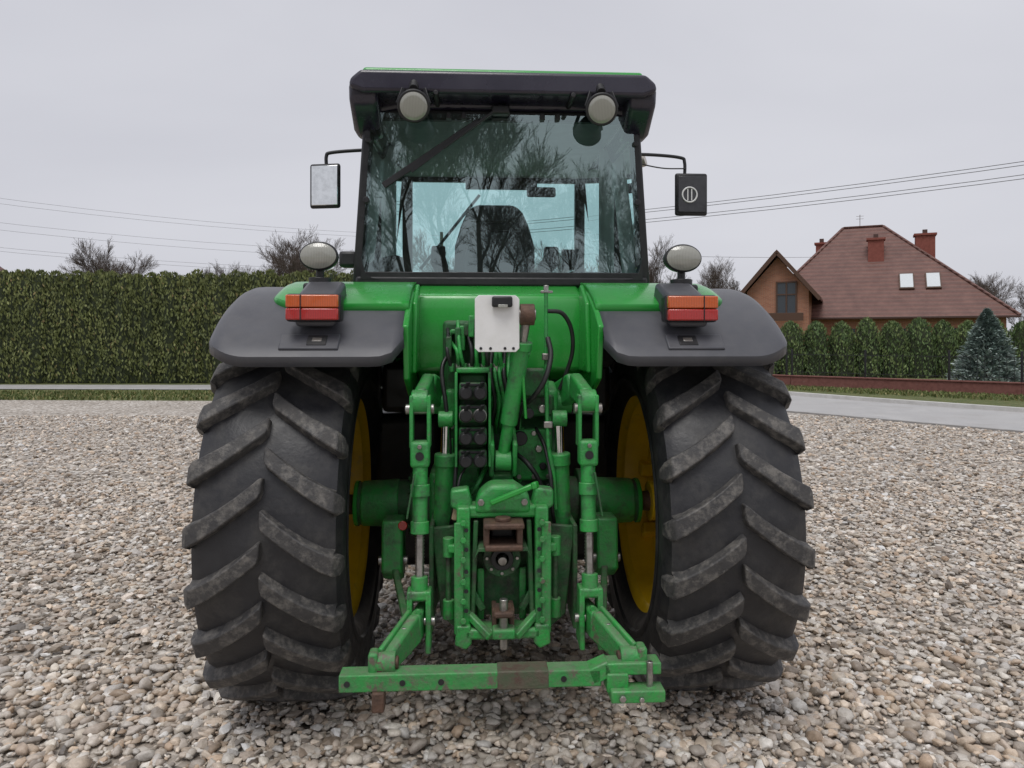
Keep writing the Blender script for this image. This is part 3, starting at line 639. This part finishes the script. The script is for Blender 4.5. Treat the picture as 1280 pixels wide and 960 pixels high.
pts=[(-.05+.19*math.cos(t*math.pi/12),1.02+.10*math.sin(t*math.pi/12),2.20+.12*math.sin(t*math.pi/12)) for t in range(25)]
tube('steering_wheel',pts,.014,BLACK,T,False)
box('monitor',q(.42),q(.56),.9,.95,2.2,2.33,BLACK,T,.01)
box('sun_visor',q(-.2),q(.3),1.36,1.38,2.80,2.88,BLACK,T,.005)
box('interior_mirror',q(.22),q(.42),1.25,1.28,2.73,2.80,BLACK,T,.02)
bar('front_wiper',(q(-.52),1.46,2.25),(q(-.10),1.46,2.78),.015,.02,BLACK,T,.003)
box('wiper_motor',q(-.06),q(.03),-.13,-.07,2.875,2.92,BLACK,T,.01)
bar('wiper_arm',(q(-.01),-.12,2.915),(q(-.30),-.085,2.71),.020,.014,BLACK,T,.003)
bar('wiper_arm',(q(-.30),-.085,2.71),(q(-.46),-.08,2.59),.012,.012,BLACK,T,.002)
bar('wiper_blade',(q(-.12),-.078,2.85),(q(-.60),-.074,2.52),.016,.034,BLACK,T,.004)
for s,xx in((-1,-.435),(1,.465)):
    x=q(xx)
    bar('lamp_bracket',(x,-.20,2.99),(x,-.27,2.90),.035,.015,BLACK,T,.004); cyl('lamp_yoke',(x,-.22,2.985),(x,-.26,2.945),.022,BLACK,T)
    a=Vector((x,-.25,2.868)); d=Vector((-.05*s,-.9,-.35)).normalized()
    cyl('roof_lamp_housing',a-d*.06,a+d*.03,.05,BLACK,T,r2=.076,seg=32,bev=.008)
    cyl('roof_lamp_rim',a+d*.028,a+d*.042,.078,BLACK,T,seg=32,bev=.006)
    cyl('roof_lamp_lens',a+d*.038,a+d*.053,.070,LAMPG,T,r2=.05,seg=32,bev=.006)
    bar('lamp_fork',(x-.05,-.25,2.95),(x-.075,-.27,2.87),.008,.02,BLACK,T,.002); bar('lamp_fork',(x+.05,-.25,2.95),(x+.075,-.27,2.87),.008,.02,BLACK,T,.002)
tube('mirror_arm',[(q(-.67),.55,2.86),(-.80,.50,2.84),(-.94,.48,2.82),(-.965,.48,2.80),(-.965,.48,2.74)],.010,BLACK,T)
# left mirror: housing + glass share one yaw
box('mirror_housing',-1.06,-.88,.46,.49,2.50,2.755,BLACK,T,.02,seg=3,rot=(0,0,rad(-12)))
box('mirror_face',-1.048,-.892,.449,.458,2.515,2.740,MIRROR,T,.003,rot=(0,0,rad(-12)))
tube('mirror_arm',[(q(.67),.62,2.87),(.95,.66,2.88),(1.14,.68,2.87),(1.17,.68,2.84),(1.17,.68,2.74)],.010,BLACK,T)
tube('mirror_cable',[(q(.67),.60,2.88),(.85,.64,2.83),(1.02,.66,2.80),(1.17,.67,2.80)],.004,HOSE,T)
box('mirror_housing',1.105,1.305,.65,.68,2.51,2.77,BLACK,T,.02,seg=3)
box('mirror_face',1.12,1.29,.642,.649,2.53,2.75,simple('mirror_dark',(.045,.045,.05),.08,0),T,.003)
tube('mirror_badge',[(1.19+.045*math.cos(t*math.pi/12),.640,2.635+.045*math.sin(t*math.pi/12)) for t in range(25)],.005,WHITE,T,False)
for dx in(-.012,.012): bar('mirror_badge_bar',(1.19+dx,.640,2.60),(1.19+dx,.640,2.67),.006,.006,WHITE,T,0)
tube('exhaust_stack',[(.93,1.6,1.7),(.93,1.6,2.6),(.93,1.6,2.92),(1.0,1.56,3.02),(1.12,1.50,3.06)],.05,simple('exhaust_steel',(.5,.46,.4),.35,.7),T)
box('grab_handle_block',q(-.83),q(-.74),-.02,.08,2.12,2.20,BLACK,T,.015)

# ---- hitch / rear linkage
hx=-.01
cyl('rockshaft',(-.33,-.33,1.46),(.33,-.33,1.46),.055,CAST,T,seg=32)
for s in(-1,1):
    prism('rockshaft_boss',[(-.42,1.36),(-.42,1.52),(-.30,1.56),(-.2,1.5),(-.2,1.36)],'X',s*.20,s*.26,CAST,T,.02,3)
    v=[(s*.27,-.28,1.47),(s*.33,-.45,1.545),(s*.355,-.66,1.50)]
    bar('lift_arm',v[0],v[1],.055,.14,CAST,T,.015,h2=.12); bar('lift_arm',v[1],v[2],.055,.12,CAST,T,.015,h2=.085)
    cyl('lift_arm_eye',(s*.32,-.67,1.49),(s*.39,-.67,1.49),.050,CAST,T,seg=28,bev=.006)
    cyl('lift_pin',(s*.295,-.68,1.46),(s*.415,-.68,1.46),.022,STEEL,T)
    for dx in(-.036,.036):
        prism('link_clevis',[(-.72,1.52),(-.65,1.52),(-.64,1.30),(-.72,1.30)],'X',s*.352+dx-.008,s*.352+dx+.008,CAST,T,.006)
    box('link_head',s*.352-.04,s*.352+.04,-.735,-.655,1.22,1.33,CAST,T,.015,seg=3)
    cyl('lift_link_body',(s*.352,-.695,1.26),(s*.352,-.72,.98),.031,CAST,T)
    cyl('link_hole',(s*.352,-.7375,1.27),(s*.352,-.739,1.27),.018,BLACK,T,seg=20,bev=0)
    bolt((s*.352,-.735,1.31),'Y',.01,T,STEEL)
    cyl('lift_link_collar',(s*.352,-.705,1.15),(s*.352,-.710,1.10),.040,CAST,T)
    cyl('lift_link_collar',(s*.352,-.72,1.0),(s*.352,-.725,.95),.038,CAST,T)
    cyl('lift_link_screw',(s*.352,-.725,.96),(s*.352,-.75,.72),.017,STEEL,T)
    for k in range(12):
        z=.94-k*.014; cyl('thread',(s*.352,-.727,z),(s*.352,-.7275,z-.006),.0195,STEEL,T,seg=16,bev=.001)
    bar('link_handle',(s*.352+.02*s,-.75,1.20),(s*.352+.05*s,-.76,1.02),.008,.02,CASTD,T,.002)
    cyl('lower_link_socket',(s*.352,-.745,.78),(s*.352,-.755,.70),.034,CAST,T)
    for dx in(-.038,.038):
        prism('lower_fork',[(-.79,.73),(-.71,.73),(-.68,.50),(-.80,.48)],'X',s*.352+dx-.011,s*.352+dx+.011,CAST,T,.006)
    box('lower_fork_bridge',s*.352-.048,s*.352+.048,-.79,-.71,.69,.73,CAST,T,.01)
    cyl('fork_pin',(s*.352-.065,-.755,.60),(s*.352+.065,-.755,.60),.018,STEEL,T); bolt((s*.352,-.81,.66),'Y',.012,T)
    bar('draft_arm',(s*.27,-.05,.58),(s*.335,-.66,.60),.035,.10,CASTD,T,.01)
    bar('draft_arm',(s*.335,-.64,.60),(s*.365,-.84,.595),.045,.115,CAST,T,.012)
    bar('draft_arm',(s*.36,-.82,.60),(s*.455,-1.03,.545),.045,.12,RUSTG,T,.012,h2=.08)
    bar('draft_arm_strap',(s*.385,-.80,.625),(s*.475,-1.02,.56),.018,.09,CAST,T,.006)
    cyl('draft_ball',(s*.42,-1.03,.552),(s*.50,-1.03,.552),.040,RUSTG,T,seg=24); cyl('draft_ball_core',(s*.41,-1.03,.552),(s*.51,-1.03,.552),.024,RUST,T)
    box('latch',s*.50-.018,s*.50+.018,-1.07,-1.0,.52,.60,RUSTG,T,.01)
    bolt((s*.40,-.90,.62),'Y',.014,T,STEEL); bolt((s*.43,-.98,.59),'Y',.012,T,STEEL)
    cyl('lift_cylinder',(s*.255,-.50,1.22),(s*.27,-.46,.88),.043,CAST,T,seg=28,bev=.006)
    cyl('lift_cylinder_cap',(s*.254,-.502,1.245),(s*.256,-.498,1.19),.049,CAST,T,seg=28,bev=.006)
    cyl('lift_cylinder_rod',(s*.25,-.51,1.38),(s*.255,-.50,1.24),.022,CHROME,T)
    cyl('cylinder_eye',(s*.22,-.515,1.40),(s*.285,-.515,1.40),.036,CAST,T)
    cyl('cylinder_lower_eye',(s*.23,-.45,.86),(s*.31,-.45,.86),.045,CAST,T)
    tube('cylinder_hose',[(s*.23,-.52,.93),(s*.215,-.56,1.02),(s*.21,-.55,1.15),(s*.19,-.48,1.27),(s*.16,-.38,1.34)],.009,HOSE,T)
    prism('sway_bracket',[(-.30,.90),(-.16,.90),(-.14,.66),(-.22,.60),(-.32,.66)],'X',s*.46,s*.56,CAST,T,.012)
    cyl('sway_pin',(s*.44,-.25,.70),(s*.58,-.25,.70),.022,STEEL,T)
    bar('sway_bar',(s*.50,-.28,.67),(s*.40,-.78,.60),.03,.03,CASTD,T,.006)
    prism('side_plate',[(s*.31,.94),(s*.205,.95),(s*.165,.52),(s*.20,.50),(s*.27,.56)],'Y',-.60,-.575,CASTD,T,.006)
    prism('side_web',[(-.62,.95),(-.30,.95),(-.25,.70),(-.45,.52),(-.62,.50)],'X',s*.30,s*.32,CASTD,T,.006)
    box('axle_clamp',s*.31-.035,s*.31+.035,-.16,.16,.75,1.10,CAST,T,.02,seg=3)
    for z in(.8,.88,1.0,1.06): bolt((s*.31,-.16,z),'Y',.014,T,STEEL)
cyl('reflector_red',(-.46,-.305,.88),(-.46,-.315,.88),.022,RED,T)
for s in(-1,1):
    X=hx+s*.162
    box('frame_rail',X-.028,X+.028,-.75,-.60,.53,1.06,CAST,T,.010,seg=3)
    box('frame_rail_flange',X+s*.018-.020,X+s*.018+.020,-.762,-.745,.54,1.0,RUSTG,T,.006)
    for z in(.60,.68,.76,.85,.93,1.0): bolt((X,-.762,z),'Y',.013,T,CAST if s<0 else RUSTG,.012)
    for z in(.64,.72,.80,.89,.97): cyl('rail_hole',(X-s*.012,-.7615,z),(X-s*.012,-.7635,z),.009,BLACK,T,seg=12,bev=0)
    prism('rail_foot',[(X-s*.03,.58),(X+s*.03,.58),(X+s*.035,.50),(X-s*.01,.48),(X-s*.035,.505)],'Y',-.77,-.62,CAST,T,.008)
    prism('frame_ear',[(X,1.02),(X+s*.055,1.05),(X+s*.055,1.12),(X-s*.02,1.13),(X-s*.04,1.05)],'Y',-.70,-.62,CAST,T,.012,3)
    bar('inner_rib',(hx+s*.11,-.70,1.00),(hx+s*.125,-.70,.58),.02,.06,CASTD,T,.005)
    cyl('side_hinge',(hx+s*.225,-.68,.92),(hx+s*.225,-.68,.84),.024,CAST,T); cyl('side_hinge',(hx+s*.225,-.68,.66),(hx+s*.225,-.68,.58),.024,CAST,T)
    bar('hinge_strap',(hx+s*.225,-.69,.88),(hx+s*.16,-.70,.88),.05,.035,CAST,T,.006)
    cyl('hinge_rod',(hx+s*.225,-.68,.86),(hx+s*.225,-.68,.60),.012,CASTD,T)
box('frame_backplate',hx-.14,hx+.14,-.60,-.57,.56,1.05,CASTD,T,.006)
prism('hitch_head',[(hx-.12,1.03),(hx-.10,1.11),(hx-.05,1.15),(hx+.05,1.15),(hx+.11,1.11),(hx+.12,1.03)],'Y',-.74,-.60,CAST,T,.02,3)
box('hitch_crosshead',hx-.145,hx+.145,-.73,-.62,1.01,1.06,CAST,T,.012)
bar('hitch_lever',(hx-.05,-.76,1.08),(hx+.12,-.79,1.155),.03,.022,GREEN,T,.006); bar('hitch_lever',(hx+.12,-.79,1.155),(hx+.14,-.80,1.16),.035,.03,GREEN,T,.006)
for x in(-.09,.09): bolt((hx+x,-.74,1.08),'Y',.015,T,STEEL)
box('clevis_upper',hx-.08,hx+.085,-.83,-.62,.985,1.01,RUST,T,.008)
box('clevis_lower',hx-.075,hx+.08,-.82,-.62,.895,.92,RUST,T,.008)
for s in(-1,1): box('clevis_cheek',hx+s*.068-.012,hx+s*.068+.012,-.80,-.62,.91,.99,RUST,T,.005)
cyl('clevis_pin_head',(hx,-.77,1.01),(hx,-.77,1.025),.032,RUST,T); box('clevis_core',hx-.05,hx+.05,-.70,-.62,.92,.985,BLACK,T,.01)
def ringY(name,c,r0,r1,y0,y1,mat,seg=40):
    v=[];f=[];pr=[(y0,r1),(y1,r1),(y1,r0),(y0,r0)]
    for i in range(seg):
        t=2*math.pi*i/seg
        for y,r in pr: v.append((c[0]+r*math.cos(t),y,c[1]+r*math.sin(t)))
    for i in range(seg):
        j=(i+1)%seg
        for k in range(4): f.append((i*4+k,i*4+(k+1)%4,j*4+(k+1)%4,j*4+k))
    return mobj(name,v,f,mat,T,.003)
ringY('pto_housing',(hx,.83),.045,.080,-.68,-.58,CASTD)
ringY('pto_ring',(hx,.83),.026,.048,-.70,-.60,HOSE)
cyl('pto_shaft',(hx,-.60,.83),(hx,-.73,.83),.019,STEEL,T,seg=12)
for i in range(8): bolt((hx+.064*math.cos(i*.785),-.68,.83+.064*math.sin(i*.785)),'Y',.008,T,STEEL,.008)
prism('pto_shield',[(hx-.12,.85),(hx-.10,.90),(hx+.10,.90),(hx+.12,.85),(hx+.10,.885),(hx-.10,.885)],'Y',-.78,-.60,CASTD,T,.004)
box('lower_crossbar',hx-.16,hx+.16,-.77,-.66,.52,.565,CAST,T,.012)
box('drawbar',hx-.045,hx+.045,-.86,-.3,.555,.595,RUSTG,T,.008)
box('drawbar_clevis_top',hx-.04,hx+.04,-.86,-.74,.64,.665,RUST,T,.008)
box('drawbar_clevis_side',hx-.045,hx-.025,-.80,-.70,.57,.66,RUST,T,.005); box('drawbar_clevis_side',hx+.025,hx+.045,-.80,-.70,.57,.66,RUST,T,.005)
cyl('drawbar_pin',(hx,-.83,.51),(hx,-.83,.71),.017,STEEL,T)
for s in(-1,1):
    bar('brace',(hx+s*.05,-.80,.545),(hx+s*.15,-.72,.62),.03,.03,CAST,T,.006)
    bar('gusset',(hx+s*.14,-.70,.72),(hx+s*.08,-.70,.62),.02,.03,CASTD,T,.005)
    bar('drawbar_hanger',(hx+s*.09,-.64,.78),(hx+s*.09,-.64,.56),.03,.03,CAST,T,.006)
zo=.018
box('hitch_bar',-.620,.34,-1.09,-1.01,.452+zo,.515+zo,RUSTG,T,.005)
box('hitch_bar_middle',-.045,.145,-1.093,-1.007,.4495+zo,.5175+zo,RUSTG2,T,.005)
bar('hitch_bar_crank',(.30,-1.05,.484+zo),(.375,-1.05,.515+zo),.08,.06,CAST,T,.006)
box('hitch_bar_end',.35,.565,-1.09,-1.01,.49+zo,.535+zo,CAST,T,.006)
box('hitch_bar_clevis',.37,.57,-1.13,-1.05,.405+zo,.45+zo,CAST,T,.006)
box('hitch_bar_web',.36,.44,-1.10,-1.02,.43+zo,.50+zo,CAST,T,.006)
cyl('hitch_bar_pin',(.52,-1.09,.40),(.52,-1.09,.56),.012,STEEL,T); bolt((.41,-1.13,.445),'Y',.013,T,STEEL); bolt((.48,-1.13,.44),'Y',.010,T,STEEL)
box('hitch_bar_lug',-.50,-.455,-1.105,-1.04,.40,.473,RUST,T,.006); cyl('hitch_bar_bolt',(-.478,-1.05,.53),(-.478,-1.05,.57),.02,RUST,T,seg=6)
for x in(-.59,-.39,-.25,.2): cyl('hole_plug',(x,-1.088,.502),(x,-1.0925,.502),.011,BLACK,T,seg=16,bev=0)
a=Vector((.085,-.70,1.80)); c=Vector((.0,-.55,1.24))
cyl('top_link_body',a.lerp(c,.12),a.lerp(c,.74),.037,CAST,T,seg=28,bev=.006)
cyl('top_link_collar',a.lerp(c,.10),a.lerp(c,.16),.044,CAST,T,seg=28)
cyl('top_link_screw',a+(a-c)*.06,a.lerp(c,.12),.02,STEEL,T); cyl('top_link_lower',a.lerp(c,.74),c,.026,CAST,T)
cyl('top_link_end',a+(a-c)*.10+Vector((-.03,0,0)),a+(a-c)*.10+Vector((.03,0,0)),.045,RUST,T); cyl('top_link_ball',a+(a-c)*.10+Vector((-.036,0,0)),a+(a-c)*.10+Vector((.036,0,0)),.024,STEEL,T)
cyl('top_link_eye',c+Vector((-.035,0,-.02)),c+Vector((.035,0,-.02)),.045,CAST,T)
bar('top_link_handle',a.lerp(c,.45)+Vector((.03,-.03,.08)),a.lerp(c,.6)+Vector((.06,-.02,-.05)),.012,.03,GREEN,T,.004)
for s in(-1,1): prism('top_link_bracket',[(-.62,1.30),(-.50,1.34),(-.34,1.40),(-.34,1.12),(-.56,1.15)],'X',c.x+s*.05-.01,c.x+s*.05+.01,CAST,T,.008)
bar('top_link_hook',(.105,-.45,1.66),(.10,-.69,1.70),.02,.03,CAST,T,.006)
wp=[(-.125,1.715),(-.11,1.70),(.045,1.70),(.06,1.715),(.06,1.92),(.045,1.935),(-.11,1.935),(-.125,1.92)]
prism('number_plate_bracket',wp,'Y',-.735,-.728,WHITE,T,.002)
box('plate_lamp',-.055,.03,-.765,-.735,1.885,1.93,BLACK,T,.008); box('plate_lamp_lens',-.03,.01,-.768,-.76,1.882,1.896,LAMPG,T,.002)
for x in(-.10,-.06,0,.035): cyl('plate_hole',(x,-.735,1.715),(x,-.7375,1.715),.006,BLACK,T,seg=12,bev=0)
for x in(-.09,.03): bar('plate_strut',(x,-.725,1.74),(x,-.20,1.72),.025,.012,CAST,T,.003)
sx0,sx1=-.205,-.06
box('coupler_block',sx0+.012,sx1-.012,-.52,-.36,1.20,1.60,CASTD,T,.01)
for s in(sx0,sx1): box('coupler_side_plate',s-.006,s+.006,-.60,-.38,1.20,1.61,CAST,T,.004)
for k in range(4):
    z=1.565-k*.097
    box('coupler_body',sx0+.012,sx1-.012,-.60,-.50,z-.075,z,CASTD,T,.01)
    box('coupler_label',sx0+.02,sx1-.02,-.606,-.60,z-.014,z-.003,BLACK,T,.002)
    for x in(sx0+.042,sx1-.042):
        ringY('coupler_ring',(x,z-.043),.018,.030,-.625,-.60,STEEL if k==1 else HOSE,24)
        cyl('dust_cap',(x,-.60,z-.043),(x,-.65,z-.043),.026,BLACK,T,seg=20,bev=.005)
        bar('dust_cap_tab',(x,-.645,z-.018),(x+.012,-.66,z+.006),.02,.008,BLACK,T,.002)
box('coupler_top_cover',sx0,sx1,-.58,-.36,1.605,1.63,CAST,T,.008)
rs=random.Random(3)
box('valve_backing',-.27,.02,-.40,-.22,1.50,1.84,CASTD,T,.02)
for i in range(9):
    x=-.245+i*.028
    tube('hydraulic_pipe',[(x+.02,-.50,1.62),(x+.01+rs.uniform(-.02,.02),-.53,1.70),(x+rs.uniform(-.02,.02),-.45,1.78+rs.uniform(-.03,.05)),(x-.01,-.30,1.80+rs.uniform(-.05,.05)),(x,-.2,1.74)],.0085,CAST if i%3 else HOSE,T)
    cyl('pipe_fitting',(x+.02,-.50,1.61),(x+.018,-.505,1.645),.014,STEEL if i%2 else CAST,T,seg=6,bev=.002)
for i in range(8):
    x=-.24+i*.02; box('valve_part',x-.012,x+.014,-.46-rs.uniform(0,.08),-.34,1.66+rs.uniform(0,.12),1.72+rs.uniform(.03,.14),CAST if i%2 else CASTD,T,.006)
for i in range(7):
    x=-.045+i*.02
    tube('hydraulic_pipe',[(x,-.42,1.72),(x-.01,-.52,1.60),(x+.01,-.50,1.48),(x+.0,-.44,1.38),(x,-.36,1.32)],.008,CAST if i%3 else HOSE,T)
tube('breather_pipe',[(.195,-.5,1.97),(.195,-.5,1.80),(.195,-.52,1.55),(.20,-.54,1.30),(.225,-.54,1.15),(.235,-.53,1.0)],.009,CAST,T)
bar('breather_cross',(.17,-.5,1.965),(.225,-.5,1.965),.012,.012,STEEL,T,.002); cyl('breather_cap',(.195,-.5,1.96),(.195,-.5,1.995),.012,STEEL,T)
tube('control_hose',[(.20,-.5,1.88),(.27,-.48,1.87),(.315,-.45,1.80),(.325,-.42,1.70),(.30,-.40,1.60),(.27,-.38,1.52)],.010,HOSE,T)
tube('control_hose',[(.20,-.52,1.76),(.21,-.56,1.68),(.18,-.60,1.58),(.13,-.58,1.50),(.085,-.52,1.46)],.012,HOSE,T)
tube('control_hose',[(-.23,-.42,1.7),(-.27,-.48,1.62),(-.25,-.52,1.45),(-.235,-.50,1.25),(-.26,-.45,1.1)],.010,HOSE,T)
tube('control_hose',[(.04,-.36,1.24),(.11,-.50,1.2),(.17,-.5,1.1),(.16,-.45,.98)],.011,HOSE,T)
tube('control_hose',[(-.04,-.36,1.22),(-.09,-.50,1.15),(-.13,-.52,1.08),(-.2,-.45,1.0)],.010,CAST,T)
box('pipe_clamp',.175,.215,-.53,-.50,1.66,1.69,STEEL,T,.004); box('pipe_clamp',.18,.22,-.55,-.52,1.36,1.39,STEEL,T,.004)
box('housing_cover',.06,.235,-.395,-.36,1.10,1.34,CAST,T,.012,seg=3)
for x,z in((.08,1.12),(.215,1.12),(.08,1.32),(.215,1.32),(.148,1.12),(.148,1.32)): bolt((x,-.395,z),'Y',.012,T,STEEL)
cyl('black_knob',(.085,-.395,1.30),(.085,-.44,1.30),.032,BLACK,T); cyl('test_port',(.17,-.395,1.25),(.17,-.42,1.25),.018,STEEL,T,seg=6); cyl('test_port',(.19,-.395,1.17),(.19,-.42,1.17),.016,BLACK,T)
box('housing_valve',-.05,.05,-.45,-.36,1.02,1.14,CAST,T,.012); box('housing_valve',.06,.24,-.43,-.33,1.40,1.50,CASTD,T,.012)
box('housing_valve',.09,.20,-.46,-.35,1.49,1.62,CASTD,T,.012)
cyl('solenoid',(.12,-.44,1.42),(.12,-.50,1.42),.022,BLACK,T); cyl('solenoid',(.18,-.44,1.44),(.18,-.50,1.44),.018,STEEL,T)
box('housing_plate',-.25,-.10,-.40,-.355,.98,1.18,CAST,T,.012)
for i in range(26):
    x=rs.uniform(-.25,.25); z=rs.uniform(.68,1.45); bolt((x,-.36,z),'Y',.012,T,CAST if i%2 else STEEL)
for i in range(10):
    x=rs.uniform(-.24,.24); z=rs.uniform(1.0,1.4); box('casting_rib',x-.008,x+.008,-.385,-.355,z-.05,z+.05,CAST,T,.004)
box('sensor',-.215,-.19,-.64,-.60,.98,1.08,simple('beige_connector',(.55,.42,.28),.5),T,.006,rot=(0,rad(12),0))
tube('sensor_cable',[(-.20,-.62,1.08),(-.19,-.6,1.15),(-.16,-.55,1.2)],.006,HOSE,T)
